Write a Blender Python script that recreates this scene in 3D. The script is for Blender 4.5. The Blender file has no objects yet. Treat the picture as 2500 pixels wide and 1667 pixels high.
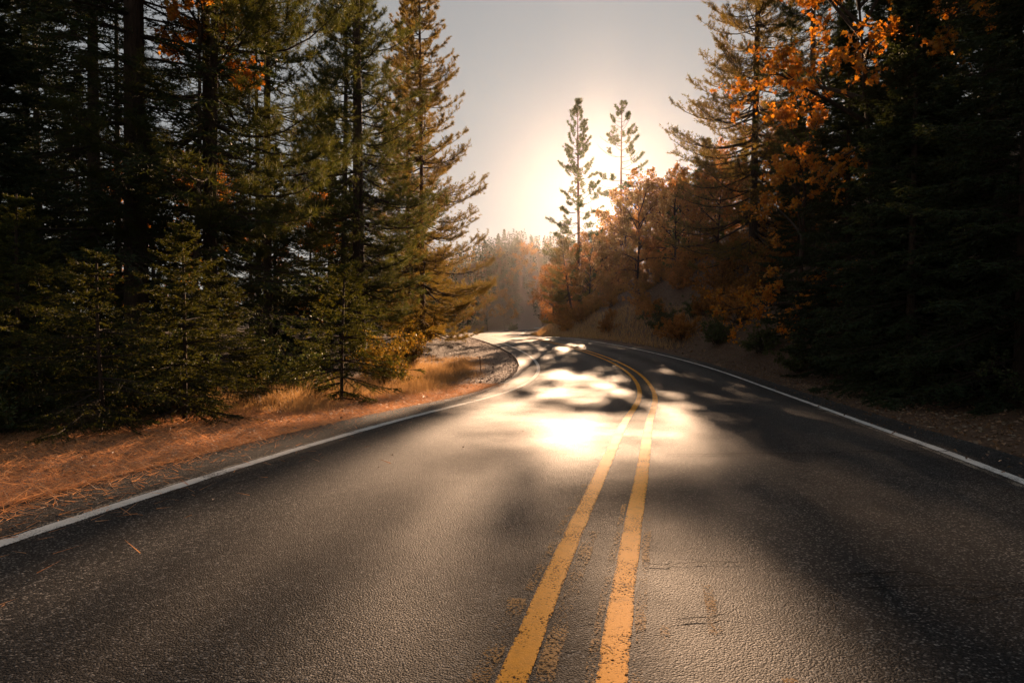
import bpy, math, random
import numpy as np
from mathutils import Vector

R = math.radians
scene = bpy.context.scene
C = scene.collection

# ------------------------------------------------------------------ camera
CAM_H = 1.30
cam_d = bpy.data.cameras.new('camera')
cam = bpy.data.objects.new('camera', cam_d)
C.objects.link(cam)
cam.location = (0.0, 0.0, CAM_H)
cam.rotation_euler = (R(90 - 1.35), 0, 0)
cam_d.lens = 24
cam_d.sensor_width = 36
cam_d.clip_start = 0.05
cam_d.clip_end = 6000
scene.camera = cam

# ------------------------------------------------------------------ sky, sun, exposure
SUN_AZ, SUN_EL = 7.4, 12.1          # degrees, azimuth to the right of +Y
world = bpy.data.worlds.new('World')
scene.world = world
world.use_nodes = True
wn = world.node_tree
bg = wn.nodes['Background']
sky = wn.nodes.new('ShaderNodeTexSky')
sky.sky_type = 'NISHITA'
sky.sun_disc = False
sky.sun_elevation = R(SUN_EL)
sky.sun_rotation = R(SUN_AZ)
sky.altitude = 900
sky.air_density = 1.0
sky.dust_density = 1.5
sky.ozone_density = 0.2
hs = wn.nodes.new('ShaderNodeHueSaturation')
hs.inputs['Saturation'].default_value = 0.7
gm = wn.nodes.new('ShaderNodeGamma')          # a flatter, milky sky
gm.inputs[1].default_value = 0.28
wn.links.new(sky.outputs[0], gm.inputs[0])
wn.links.new(gm.outputs[0], hs.inputs['Color'])
wn.links.new(hs.outputs[0], bg.inputs[0])
bg.inputs[1].default_value = 0.094

sun_v = Vector((math.sin(R(SUN_AZ)) * math.cos(R(SUN_EL)), math.cos(R(SUN_AZ)) * math.cos(R(SUN_EL)), math.sin(R(SUN_EL))))
sl = bpy.data.lights.new('sun', 'SUN')
sl.energy = 5.0
sl.angle = R(0.4)
sl.color = (1.0, 0.64, 0.39)
sun = bpy.data.objects.new('sun', sl)
C.objects.link(sun)
sun.rotation_euler = (-sun_v).to_track_quat('-Z', 'Y').to_euler()

scene.view_settings.view_transform = 'Standard'
scene.view_settings.look = 'None'
scene.view_settings.exposure = 1.35
scene.view_settings.gamma = 1.0
scene.view_settings.use_curve_mapping = False
cy = scene.cycles
cy.use_denoising = True
cy.max_bounces = 5
cy.diffuse_bounces = 2
cy.glossy_bounces = 2
cy.transmission_bounces = 3
cy.transparent_max_bounces = 6
cy.volume_bounces = 0
cy.caustics_reflective = False
cy.caustics_refractive = False
cy.sample_clamp_indirect = 4.0

HAZE_DENSITY = 0.00005
HAZE_G = 0.90

# ------------------------------------------------------------------ helpers
def rng(seed):
    return np.random.default_rng(seed)

def mk(name, V, F, mat, smooth=False, attrs=None):
    """mesh from an (N,3) vertex array and an (M,3) triangle array"""
    V = np.asarray(V, np.float32); F = np.asarray(F, np.int32)
    me = bpy.data.meshes.new(name)
    me.vertices.add(len(V)); me.vertices.foreach_set('co', V.ravel())
    k = F.shape[1]
    me.loops.add(F.size); me.loops.foreach_set('vertex_index', F.ravel())
    me.polygons.add(len(F))
    me.polygons.foreach_set('loop_start', np.arange(0, F.size, k, dtype=np.int32))
    me.polygons.foreach_set('loop_total', np.full(len(F), k, np.int32))
    me.polygons.foreach_set('use_smooth', np.full(len(F), smooth, bool))
    if attrs:
        for an, av in attrs.items():
            a = me.attributes.new(an, 'FLOAT', 'POINT')
            a.data.foreach_set('value', np.asarray(av, np.float32))
    me.materials.append(mat)
    me.update(calc_edges=True)
    return me

def add(name, me, parent=None, loc=None):
    o = bpy.data.objects.new(name, me)
    C.objects.link(o)
    if parent is not None:
        o.parent = parent
    if loc is not None:
        o.location = loc
    return o

def tag(o, label=None, cat=None, group=None, kind=None):
    if label: o['label'] = label
    if cat: o['category'] = cat
    if group: o['group'] = group
    if kind: o['kind'] = kind
    return o

def norm(a):
    return a / np.maximum(np.linalg.norm(a, axis=-1, keepdims=True), 1e-9)

class Geo:
    def __init__(self): self.V = []; self.F = []; self.n = 0
    def put(self, V, F):
        V = np.asarray(V).reshape(-1, 3); F = np.asarray(F).reshape(-1, 3)
        self.V.append(V); self.F.append(F + self.n); self.n += len(V)
    def get(self): return np.concatenate(self.V), np.concatenate(self.F)
    def mesh(self, name, mat, smooth=False):
        V, F = self.get(); return mk(name, V, F, mat, smooth)

def tubes(P, rad, k=5):
    """P (B,N,3) polylines, rad (B,N) -> verts, tris"""
    P = np.asarray(P, float); rad = np.asarray(rad, float)
    B, N, _ = P.shape
    T = np.empty_like(P)
    T[:, 1:-1] = P[:, 2:] - P[:, :-2]; T[:, 0] = P[:, 1] - P[:, 0]; T[:, -1] = P[:, -1] - P[:, -2]
    T = norm(T)
    ref = np.where(np.abs(T[..., 2:3]) > 0.9, np.array([1.0, 0, 0]), np.array([0, 0, 1.0]))
    U = norm(np.cross(T, ref)); W = np.cross(T, U)
    a = np.arange(k) * 2 * np.pi / k
    ring = U[:, :, None] * np.cos(a)[:, None] + W[:, :, None] * np.sin(a)[:, None]
    V = P[:, :, None] + ring * rad[:, :, None, None]
    idx = np.arange(B * N * k).reshape(B, N, k)
    q0 = idx[:, :-1, :]; q1 = np.roll(q0, -1, 2); q3 = idx[:, 1:, :]; q2 = np.roll(q3, -1, 2)
    F = np.concatenate([np.stack([q0, q1, q2], -1).reshape(-1, 3), np.stack([q0, q2, q3], -1).reshape(-1, 3)])
    return V.reshape(-1, 3), F

def rand_unit(g, n):
    return norm(g.normal(size=(n, 3)))

def blades(base, d, length, width, g, side=None):
    """one thin triangle per (base, direction)"""
    n = len(base)
    if side is None:
        side = norm(np.cross(d, rand_unit(g, n)))
    w = side * np.reshape(width, (-1, 1)) * 0.5 if np.ndim(width) else side * width * 0.5
    tip = base + d * np.reshape(length, (-1, 1))
    V = np.stack([base - w, base + w, tip], 1).reshape(-1, 3)
    return V, np.arange(n * 3).reshape(-1, 3)

def stamp(tv, tf, pos, X, Y, Z, size):
    """copies of a small template at positions with frames"""
    V = pos[:, None] + size[:, None, None] * (tv[None, :, 0:1] * X[:, None] + tv[None, :, 1:2] * Y[:, None] + tv[None, :, 2:3] * Z[:, None])
    n, k = len(pos), len(tv)
    F = tf[None] + (np.arange(n) * k)[:, None, None]
    return V.reshape(-1, 3), F.reshape(-1, 3)

# leaf templates
def lobed_leaf():
    pts = [(0, 0, 0), (.16, .06, .0), (.5, .08, .07), (.32, .3, .03), (.5, .58, .09), (.2, .55, .03), (0, 1, -.04),
           (-.2, .55, .03), (-.5, .58, .09), (-.32, .3, .03), (-.5, .08, .07), (-.16, .06, 0), (0, .4, -.02)]
    f = [(12, i, i + 1) for i in range(0, 11)] + [(12, 11, 0)]
    return np.array(pts, float), np.array(f)
LOBED = lobed_leaf()
KITE = (np.array([(0, 0, 0), (.34, .45, .08), (0, 1, -.03), (-.34, .45, .08)], float), np.array([(0, 1, 2), (0, 2, 3)]))

# ------------------------------------------------------------------ materials
def nt(name):
    m = bpy.data.materials.new(name); m.use_nodes = True
    t = m.node_tree; t.nodes.clear()
    out = t.nodes.new('ShaderNodeOutputMaterial')
    return m, t, out

def N(t, typ, **kw):
    n = t.nodes.new(typ)
    for k, v in kw.items():
        if k == 'ins':
            for i, val in v.items(): n.inputs[i].default_value = val
        else: setattr(n, k, v)
    return n

def ramp(t, stops, interp='LINEAR'):
    r = t.nodes.new('ShaderNodeValToRGB'); r.color_ramp.interpolation = interp
    e = r.color_ramp.elements
    while len(e) < len(stops): e.new(0.5)
    for el, (p, c) in zip(e, stops):
        el.position = p; el.color = tuple(c) + (1,) if len(c) == 3 else c
    return r

def leaf_mat(name, cols, trans=0.35, rough=0.6, tcol=None, spec=0.2):
    m, t, out = nt(name)
    geo = N(t, 'ShaderNodeNewGeometry'); oi = N(t, 'ShaderNodeObjectInfo')
    r = ramp(t, [(i / (len(cols) - 1), c) for i, c in enumerate(cols)])
    t.links.new(geo.outputs['Random Per Island'], r.inputs[0])
    hsv = N(t, 'ShaderNodeHueSaturation')
    mr = N(t, 'ShaderNodeMapRange', ins={3: 0.75, 4: 1.25})
    t.links.new(oi.outputs['Random'], mr.inputs[0])
    t.links.new(mr.outputs[0], hsv.inputs['Value']); t.links.new(r.outputs[0], hsv.inputs['Color'])
    p = N(t, 'ShaderNodeBsdfPrincipled', ins={'Roughness': rough, 'Specular IOR Level': spec})
    t.links.new(hsv.outputs[0], p.inputs['Base Color'])
    tr = N(t, 'ShaderNodeBsdfTranslucent')
    mx = N(t, 'ShaderNodeMix', data_type='RGBA', blend_type='MULTIPLY')
    mx.inputs['Factor'].default_value = 1.0
    mx.inputs['B'].default_value = tuple(tcol or (1.5, 1.35, 0.8)) + (1,)
    t.links.new(hsv.outputs[0], mx.inputs['A']); t.links.new(mx.outputs['Result'], tr.inputs[0])
    ms = N(t, 'ShaderNodeMixShader', ins={0: trans})
    t.links.new(p.outputs[0], ms.inputs[1]); t.links.new(tr.outputs[0], ms.inputs[2])
    t.links.new(ms.outputs[0], out.inputs[0])
    return m

def bark_mat(name, c0, c1, scale=6.0):
    m, t, out = nt(name)
    tc = N(t, 'ShaderNodeTexCoord'); mp = N(t, 'ShaderNodeMapping', ins={'Scale': (scale, scale, scale * 0.22)})
    t.links.new(tc.outputs['Object'], mp.inputs[0])
    no = N(t, 'ShaderNodeTexNoise', ins={'Scale': 2.5, 'Detail': 6, 'Roughness': 0.65})
    vo = N(t, 'ShaderNodeTexVoronoi', feature='DISTANCE_TO_EDGE', ins={'Scale': 2.2})
    t.links.new(mp.outputs[0], no.inputs['Vector']); t.links.new(mp.outputs[0], vo.inputs['Vector'])
    r = ramp(t, [(0.3, c0), (0.7, c1)]); t.links.new(no.outputs[0], r.inputs[0])
    p = N(t, 'ShaderNodeBsdfPrincipled', ins={'Roughness': 0.9, 'Specular IOR Level': 0.15})
    t.links.new(r.outputs[0], p.inputs['Base Color'])
    ad = N(t, 'ShaderNodeMath', operation='ADD'); t.links.new(no.outputs[0], ad.inputs[0]); t.links.new(vo.outputs[0], ad.inputs[1])
    b = N(t, 'ShaderNodeBump', ins={'Strength': 0.9, 'Distance': 0.04})
    t.links.new(ad.outputs[0], b.inputs['Height']); t.links.new(b.outputs[0], p.inputs['Normal'])
    t.links.new(p.outputs[0], out.inputs[0])
    return m

M = {}
M['bark'] = bark_mat('bark', (.030, .020, .014), (.085, .055, .038))
M['bark_red'] = bark_mat('bark_red', (.06, .032, .02), (.17, .09, .055), 4)
M['twig'] = bark_mat('twig', (.035, .026, .02), (.075, .052, .036), 14)
M['pine'] = leaf_mat('pine_needles', [(.035, .055, .018), (.055, .075, .022), (.085, .085, .03), (.045, .06, .02)], .45, .6, (2.2, 1.8, .8))
M['pine_warm'] = leaf_mat('pine_needles_olive', [(.06, .07, .022), (.10, .09, .03), (.12, .085, .03), (.075, .075, .025)], .58, .6, (3.6, 2.7, 1.3))
M['fir'] = leaf_mat('fir_needles', [(.016, .029, .013), (.026, .041, .016), (.04, .05, .02)], .3, .6, (2.2, 1.7, .7))
M['spruce'] = leaf_mat('spruce_needles', [(.02, .03, .011), (.032, .044, .014), (.07, .072, .022)], .45, .6, (3.0, 2.3, .7))
M['maple'] = leaf_mat('maple_leaves', [(.30, .13, .02), (.38, .19, .03), (.33, .22, .04), (.22, .09, .02)], .55, .5, (2.0, 1.3, .5))
M['oak'] = leaf_mat('oak_leaves', [(.17, .09, .03), (.23, .125, .035), (.27, .165, .05), (.14, .075, .03)], .5, .55, (2.4, 1.6, .8))
M['shrub'] = leaf_mat('shrub_leaves', [(.04, .06, .02), (.06, .08, .025), (.09, .08, .03)], .35, .5)
M['shrub_gold'] = leaf_mat('shrub_gold_leaves', [(.10, .10, .03), (.20, .15, .04), (.28, .16, .04)], .5, .5, (2.0, 1.6, .6))
M['grass'] = leaf_mat('dry_grass', [(.32, .22, .11), (.44, .32, .18), (.27, .17, .08)], .5, .5, (1.9, 1.5, 1.0))
M['needle_litter'] = leaf_mat('fallen_needles', [(.42, .22, .10), (.60, .36, .19), (.48, .25, .11), (.28, .13, .06)], .45, .5, (1.5, 1.25, 1.0), .3)
M['leaf_litter'] = leaf_mat('fallen_leaves', [(.22, .11, .05), (.32, .18, .09), (.14, .08, .05), (.26, .20, .13)], .2, .5, (1, 1, .8), .5)
M['far_conifer'] = leaf_mat('far_conifer', [(.02, .036, .016), (.034, .05, .02), (.05, .055, .025)], .25, .6)
M['far_leaf'] = leaf_mat('far_leaf', [(.18, .09, .03), (.24, .12, .035), (.12, .10, .03)], .4, .6)

def plain(name, col, rough=0.6, metal=0.0, spec=0.5):
    m, t, out = nt(name)
    tc = N(t, 'ShaderNodeTexCoord'); no = N(t, 'ShaderNodeTexNoise', ins={'Scale': 9.0, 'Detail': 5})
    t.links.new(tc.outputs['Object'], no.inputs['Vector'])
    r = ramp(t, [(.25, [c * .72 for c in col]), (.75, [min(1, c * 1.15) for c in col])]); t.links.new(no.outputs[0], r.inputs[0])
    p = N(t, 'ShaderNodeBsdfPrincipled', ins={'Roughness': rough, 'Metallic': metal, 'Specular IOR Level': spec})
    t.links.new(r.outputs[0], p.inputs['Base Color']); t.links.new(p.outputs[0], out.inputs[0])
    return m

def asphalt_nodes(t):
    """returns (color socket, normal socket, roughness socket)"""
    tc = N(t, 'ShaderNodeTexCoord')
    v1 = N(t, 'ShaderNodeTexVoronoi', ins={'Scale': 105.0, 'Randomness': 1.0})
    v2 = N(t, 'ShaderNodeTexVoronoi', ins={'Scale': 260.0})
    big = N(t, 'ShaderNodeTexNoise', ins={'Scale': 0.55, 'Detail': 5, 'Roughness': .6})
    mid = N(t, 'ShaderNodeTexNoise', ins={'Scale': 7.0, 'Detail': 6, 'Roughness': .65})
    fine = N(t, 'ShaderNodeTexNoise', ins={'Scale': 34.0, 'Detail': 5, 'Roughness': .75})
    for n in (v1, v2, big, mid, fine): t.links.new(tc.outputs['Object'], n.inputs['Vector'])
    # stone tint
    rs = ramp(t, [(0.0, (.010, .0105, .011)), (0.5, (.024, .024, .0245)), (0.8, (.05, .048, .046)), (1.0, (.24, .225, .205))])
    sep = N(t, 'ShaderNodeSeparateColor'); t.links.new(v1.outputs['Color'], sep.inputs[0]); t.links.new(sep.outputs[0], rs.inputs[0])
    rb = ramp(t, [(.3, (.70, .70, .72)), (.7, (1.25, 1.22, 1.18))]); t.links.new(big.outputs[0], rb.inputs[0])
    m1 = N(t, 'ShaderNodeMix', data_type='RGBA', blend_type='MULTIPLY'); m1.inputs['Factor'].default_value = 1
    t.links.new(rs.outputs[0], m1.inputs['A']); t.links.new(rb.outputs[0], m1.inputs['B'])
    rm = ramp(t, [(.3, (.75, .75, .75)), (.7, (1.2, 1.2, 1.2))]); t.links.new(mid.outputs[0], rm.inputs[0])
    m2 = N(t, 'ShaderNodeMix', data_type='RGBA', blend_type='MULTIPLY'); m2.inputs['Factor'].default_value = 1
    t.links.new(m1.outputs['Result'], m2.inputs['A']); t.links.new(rm.outputs[0], m2.inputs['B'])
    # bitumen pits between the stones, with their shade painted into the colour
    pit = ramp(t, [(.30, (1.15, 1.15, 1.15)), (.75, (.35, .35, .36))]); t.links.new(v1.outputs['Distance'], pit.inputs[0])
    m3 = N(t, 'ShaderNodeMix', data_type='RGBA', blend_type='MULTIPLY'); m3.inputs['Factor'].default_value = 1
    t.links.new(m2.outputs['Result'], m3.inputs['A']); t.links.new(pit.outputs[0], m3.inputs['B']); m2 = m3
    # height
    a = N(t, 'ShaderNodeMath', operation='MULTIPLY_ADD', ins={1: -1.0, 2: 0.0}); t.links.new(v1.outputs['Distance'], a.inputs[0])
    b = N(t, 'ShaderNodeMath', operation='MULTIPLY_ADD', ins={1: -0.35}); t.links.new(v2.outputs['Distance'], b.inputs[0]); t.links.new(a.outputs[0], b.inputs[2])
    c = N(t, 'ShaderNodeMath', operation='MULTIPLY_ADD', ins={1: 0.4}); t.links.new(fine.outputs[0], c.inputs[0]); t.links.new(b.outputs[0], c.inputs[2])
    d = N(t, 'ShaderNodeMath', operation='MULTIPLY_ADD', ins={1: .5}); t.links.new(mid.outputs[0], d.inputs[0]); t.links.new(c.outputs[0], d.inputs[2])
    bp = N(t, 'ShaderNodeBump', ins={'Strength': 0.65, 'Distance': 0.006}); t.links.new(d.outputs[0], bp.inputs['Height'])
    rr = N(t, 'ShaderNodeMapRange', ins={1: .3, 2: .7, 3: .58, 4: .76}); t.links.new(big.outputs[0], rr.inputs[0])
    off = N(t, 'ShaderNodeAttribute', attribute_name='off')
    w1 = N(t, 'ShaderNodeMath', operation='ABSOLUTE'); t.links.new(off.outputs['Fac'], w1.inputs[0])
    w2 = N(t, 'ShaderNodeMath', operation='MULTIPLY_ADD', ins={1: 6.2832 / 1.65, 2: -6.2832 * .86 / 1.65}); t.links.new(w1.outputs[0], w2.inputs[0])
    w3 = N(t, 'ShaderNodeMath', operation='COSINE'); t.links.new(w2.outputs[0], w3.inputs[0])
    w4 = N(t, 'ShaderNodeMath', operation='MULTIPLY'); t.links.new(w3.outputs[0], w4.inputs[0]); t.links.new(big.outputs[0], w4.inputs[1])
    rw = ramp(t, [(0.0, (.78, .78, .80)), (.5, (1.22, 1.2, 1.17))]); w5 = N(t, 'ShaderNodeMapRange', ins={1: -.5, 2: .5, 3: 0, 4: .5}); t.links.new(w4.outputs[0], w5.inputs[0]); t.links.new(w5.outputs[0], rw.inputs[0])
    m4 = N(t, 'ShaderNodeMix', data_type='RGBA', blend_type='MULTIPLY'); m4.inputs['Factor'].default_value = 1
    t.links.new(m2.outputs['Result'], m4.inputs['A']); t.links.new(rw.outputs[0], m4.inputs['B'])
    r2 = N(t, 'ShaderNodeMath', operation='MULTIPLY_ADD', ins={1: -.12}); t.links.new(w4.outputs[0], r2.inputs[0]); t.links.new(rr.outputs[0], r2.inputs[2])
    return m4.outputs['Result'], bp.outputs[0], r2.outputs[0]

def asphalt_mat():
    m, t, out = nt('asphalt')
    col, nor, ro = asphalt_nodes(t)
    p = N(t, 'ShaderNodeBsdfPrincipled', ins={'Specular IOR Level': .10})
    t.links.new(col, p.inputs['Base Color']); t.links.new(nor, p.inputs['Normal']); t.links.new(ro, p.inputs['Roughness'])
    t.links.new(p.outputs[0], out.inputs[0])
    return m
M['asphalt'] = asphalt_mat()

def paint_mat(name, col, wear, rough=.72, chip=60.0):
    """road paint with chips worn through to the asphalt; wear 0..1"""
    m, t, out = nt(name)
    tc = N(t, 'ShaderNodeTexCoord')
    n1 = N(t, 'ShaderNodeTexNoise', ins={'Scale': chip, 'Detail': 5, 'Roughness': .7})
    n2 = N(t, 'ShaderNodeTexNoise', ins={'Scale': 3.0, 'Detail': 4})
    t.links.new(tc.outputs['Object'], n1.inputs['Vector']); t.links.new(tc.outputs['Object'], n2.inputs['Vector'])
    ad = N(t, 'ShaderNodeMath', operation='MULTIPLY_ADD', ins={1: .5}); t.links.new(n2.outputs[0], ad.inputs[0]); t.links.new(n1.outputs[0], ad.inputs[2])
    ea = N(t, 'ShaderNodeAttribute', attribute_name='across'); eb = N(t, 'ShaderNodeMath', operation='ABSOLUTE'); t.links.new(ea.outputs['Fac'], eb.inputs[0])
    ec = N(t, 'ShaderNodeMapRange', ins={1: .72, 2: 1.0, 3: 0, 4: .13}); t.links.new(eb.outputs[0], ec.inputs[0])
    su = N(t, 'ShaderNodeMath', operation='SUBTRACT'); t.links.new(ad.outputs[0], su.inputs[0]); t.links.new(ec.outputs[0], su.inputs[1])
    th = N(t, 'ShaderNodeMapRange', ins={1: wear - .03 , 2: wear + .03, 3: 0, 4: 1}); t.links.new(su.outputs[0], th.inputs[0])
    p = N(t, 'ShaderNodeBsdfPrincipled', ins={'Roughness': rough, 'Specular IOR Level': .08})
    n3 = N(t, 'ShaderNodeTexNoise', ins={'Scale': 14.0, 'Detail': 8, 'Roughness': .75}); t.links.new(tc.outputs['Object'], n3.inputs['Vector'])
    r = ramp(t, [(.30, [c * .6 for c in col]), (.46, [c * .9 for c in col]), (.7, col)]); t.links.new(n3.outputs[0], r.inputs[0]); t.links.new(r.outputs[0], p.inputs['Base Color'])
    b = N(t, 'ShaderNodeBump', ins={'Strength': .45, 'Distance': .004}); t.links.new(n1.outputs[0], b.inputs['Height']); t.links.new(b.outputs[0], p.inputs['Normal'])
    tr = N(t, 'ShaderNodeBsdfTransparent')
    ms = N(t, 'ShaderNodeMixShader'); t.links.new(th.outputs[0], ms.inputs[0]); t.links.new(tr.outputs[0], ms.inputs[1]); t.links.new(p.outputs[0], ms.inputs[2])
    t.links.new(ms.outputs[0], out.inputs[0])
    return m
M['yellow'] = paint_mat('yellow_paint', (.80, .33, .012), .645, chip=85)
M['white'] = paint_mat('white_paint', (.66, .64, .60), .635, chip=85)
M['yellow_old'] = paint_mat('worn_yellow_paint', (.34, .17, .04), .80, chip=70)
M['white_old'] = paint_mat('worn_white_paint', (.34, .29, .23), .78, chip=70)
M['crack'] = plain('crack_tar', (.010, .009, .008), .9, spec=.1)  # tar-dark colour of the cracks

def ground_mat():
    m, t, out = nt('forest_ground')
    tc = N(t, 'ShaderNodeTexCoord')
    at = N(t, 'ShaderNodeAttribute', attribute_name='off')
    n1 = N(t, 'ShaderNodeTexNoise', ins={'Scale': 1.3, 'Detail': 8, 'Roughness': .7})
    n2 = N(t, 'ShaderNodeTexNoise', ins={'Scale': 22.0, 'Detail': 6, 'Roughness': .7})
    v = N(t, 'ShaderNodeTexVoronoi', ins={'Scale': 28.0})
    for n in (n1, n2, v): t.links.new(tc.outputs['Object'], n.inputs['Vector'])
    litter = ramp(t, [(.25, (.045, .026, .017)), (.5, (.10, .055, .03)), (.75, (.19, .105, .055))]); t.links.new(n2.outputs[0], litter.inputs[0])
    gravel = ramp(t, [(.0, (.18, .11, .08)), (.5, (.30, .195, .14)), (1.0, (.42, .30, .225))])
    sep = N(t, 'ShaderNodeSeparateColor'); t.links.new(v.outputs['Color'], sep.inputs[0]); t.links.new(sep.outputs[0], gravel.inputs[0])
    # gravel inside about 7 m of the centre line, edges broken up by noise
    ab = N(t, 'ShaderNodeMapRange', ins={1: -10, 2: 10, 3: 10, 4: -10, }); ab.clamp = False; t.links.new(at.outputs['Fac'], ab.inputs[0])
    ab2 = N(t, 'ShaderNodeMath', operation='MULTIPLY', ins={1: -2.0}); t.links.new(ab.outputs[0], ab2.inputs[0])
    ab3 = N(t, 'ShaderNodeMath', operation='MAXIMUM'); t.links.new(ab.outputs[0], ab3.inputs[0]); t.links.new(ab2.outputs[0], ab3.inputs[1]); ab = ab3
    wob = N(t, 'ShaderNodeMath', operation='MULTIPLY_ADD', ins={1: 4.0}); t.links.new(n1.outputs[0], wob.inputs[0]); t.links.new(ab.outputs[0], wob.inputs[2])
    mr = N(t, 'ShaderNodeMapRange', ins={1: 7.2, 2: 8.6, 3: 1, 4: 0}); t.links.new(wob.outputs[0], mr.inputs[0])
    mx = N(t, 'ShaderNodeMix', data_type='RGBA'); t.links.new(mr.outputs[0], mx.inputs['Factor'])
    t.links.new(litter.outputs[0], mx.inputs['A']); t.links.new(gravel.outputs[0], mx.inputs['B'])
    p = N(t, 'ShaderNodeBsdfPrincipled', ins={'Roughness': .85, 'Specular IOR Level': .25}); t.links.new(mx.outputs['Result'], p.inputs['Base Color'])
    s = N(t, 'ShaderNodeMath', operation='ADD'); t.links.new(n2.outputs[0], s.inputs[0]); t.links.new(v.outputs['Distance'], s.inputs[1])
    b = N(t, 'ShaderNodeBump', ins={'Strength': .9, 'Distance': .03}); t.links.new(s.outputs[0], b.inputs['Height']); t.links.new(b.outputs[0], p.inputs['Normal'])
    t.links.new(p.outputs[0], out.inputs[0])
    return m
M['ground'] = ground_mat()

# ------------------------------------------------------------------ road line and terrain
CL = np.array([(-60, -12.5), (-30, -6.2), (-10, -2.1), (0, -.29), (3, .30), (6, .97), (10, 1.84), (14, 2.76), (19, 3.70), (25, 4.38), (32, 4.38), (40, 3.51), (50, 1.84), (60, .28), (72, -1.17), (85, -2.12),
               (97, -2.36), (110, -2.07), (130, -1.45), (160, -.40), (190, .8), (212, 2.6), (230, 6.8), (248, 14.5), (266, 27), (284, 45), (300, 66), (400, 210)], float)
# the road dips about twenty metres ahead and lifts over a low crest before the bend
PR = np.array([(-60, 0), (-20, 0), (-5, 0), (2, -.005), (6, -.03), (10, -.15), (14, -.31), (19, -.44), (25, -.43), (32, -.27), (42, .04), (53, .25), (62, .23), (75, .08), (100, -.13), (160, -.21), (300, -.24), (400, -.24)], float)
def _natural(xs, ys):
    n = len(xs); h = np.diff(xs); A = np.eye(n); b = np.zeros(n)
    for i in range(1, n - 1):
        A[i, i - 1:i + 2] = h[i - 1], 2 * (h[i - 1] + h[i]), h[i]
        b[i] = 6 * ((ys[i + 1] - ys[i]) / h[i] - (ys[i] - ys[i - 1]) / h[i - 1])
    m2 = np.linalg.solve(A, b)
    def f(x):
        x = np.asarray(x, float); i = np.clip(np.searchsorted(xs, x) - 1, 0, n - 2)
        t = x - xs[i]; u = xs[i + 1] - x
        v = m2[i] * u ** 3 / (6 * h[i]) + m2[i + 1] * t ** 3 / (6 * h[i]) + (ys[i] / h[i] - m2[i] * h[i] / 6) * u + (ys[i + 1] / h[i] - m2[i + 1] * h[i] / 6) * t
        lo = ys[0] + (x - xs[0]) * (ys[1] - ys[0]) / h[0]
        return np.where(x < xs[0], lo, v)
    return f
xc = _natural(CL[:, 0], CL[:, 1])
road_z = _natural(PR[:, 0], PR[:, 1])

def sst(x):
    x = np.clip(x, 0, 1); return x * x * (3 - 2 * x)

def vnoise(x, y, sc, seed=0):
    """cheap smooth value noise"""
    x = np.asarray(x, float) / sc; y = np.asarray(y, float) / sc
    xi = np.floor(x); yi = np.floor(y); u = sst(x - xi); v = sst(y - yi)
    def hsh(a, b):
        q = np.sin(a * 127.1 + b * 311.7 + seed * 74.7) * 43758.5453
        return q - np.floor(q)
    return (hsh(xi, yi) * (1 - u) + hsh(xi + 1, yi) * u) * (1 - v) + (hsh(xi, yi + 1) * (1 - u) + hsh(xi + 1, yi + 1) * u) * v - .5

def ground_z(x, y):
    x = np.asarray(x, float); y = np.asarray(y, float)
    s = x - xc(y)
    slope = .30 + .50 * sst((y - 12) / 30) - .25 * sst((y - 120) / 40)
    r = np.maximum(0, s - 5.3)
    soft = r * r / (r + 1.2)
    z = 24 * (1 - np.exp(-slope * soft / 24))
    l = np.maximum(0, -s - 7.0)
    z = z - 1.6 * (1 - np.exp(-l / 14))
    y0 = np.interp(x, [-250, -60, 0, 4, 8, 15, 27, 45, 66, 210], [205, 205, 214, 222, 240, 262, 280, 298, 314, 414])
    hill = sst((y - y0) / 85) * np.clip(34 + .34 * x, 4, 52)
    z = np.maximum(z, hill) + .0
    off = np.where(s > 0, sst((s - 4.6) / 3.0), .12 * sst((-s - 4.6) / 2) + .88 * sst((-s - 8.5) / 4))
    z = z + off * (vnoise(x, y, 6, 1) * .7 + vnoise(x, y, 2.1, 2) * .22 + vnoise(x, y, .7, 3) * .06)
    z = z - .05 * (1 - sst((np.abs(s) - 3.9) / .45))       # tucked under the paving
    return z + .005 + road_z(np.clip(y, -60, 390))

def gz(x, y): return float(ground_z(x, y))

def build_ground():
    sv = np.unique(np.concatenate([np.linspace(-650, -60, 26), np.linspace(-60, -14, 30), np.linspace(-14, 16, 86), np.linspace(16, 60, 44), np.linspace(60, 650, 26)]))
    yv = np.unique(np.concatenate([np.linspace(-60, 2, 16), np.linspace(2, 40, 110), np.linspace(40, 130, 110), np.linspace(130, 230, 40), np.linspace(230, 370, 40)]))
    S, Y = np.meshgrid(sv, yv)
    # offsets follow the road near it and relax to straight lines far away
    X = S + xc(np.minimum(Y, 235)) * np.exp(-(np.maximum(0, np.abs(S) - 60) / 120))
    Z = ground_z(X, Y)
    V = np.stack([X, Y, Z], -1).reshape(-1, 3)
    ny, ns = S.shape
    i = np.arange(ny * ns).reshape(ny, ns)
    F = np.stack([i[:-1, :-1], i[:-1, 1:], i[1:, 1:], i[1:, :-1]], -1).reshape(-1, 4)
    me = mk('ground', V, F, M['ground'], True, {'off': S.reshape(-1)})
    tag(add('ground', me), 'brown forest ground with gravel verges and a steep leaf-strewn bank', None, None, 'structure')
build_ground()

# curved sheet along the road between two offsets
def along(y0, y1, step):
    y = np.arange(y0, y1 + 1e-6, step) if np.isscalar(step) else step
    x = xc(y); dx = (xc(y + .05) - xc(y - .05)) / .1
    nrm = np.stack([np.ones_like(dx), -dx], -1) / np.sqrt(1 + dx * dx)[:, None]
    return y, x, nrm

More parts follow.
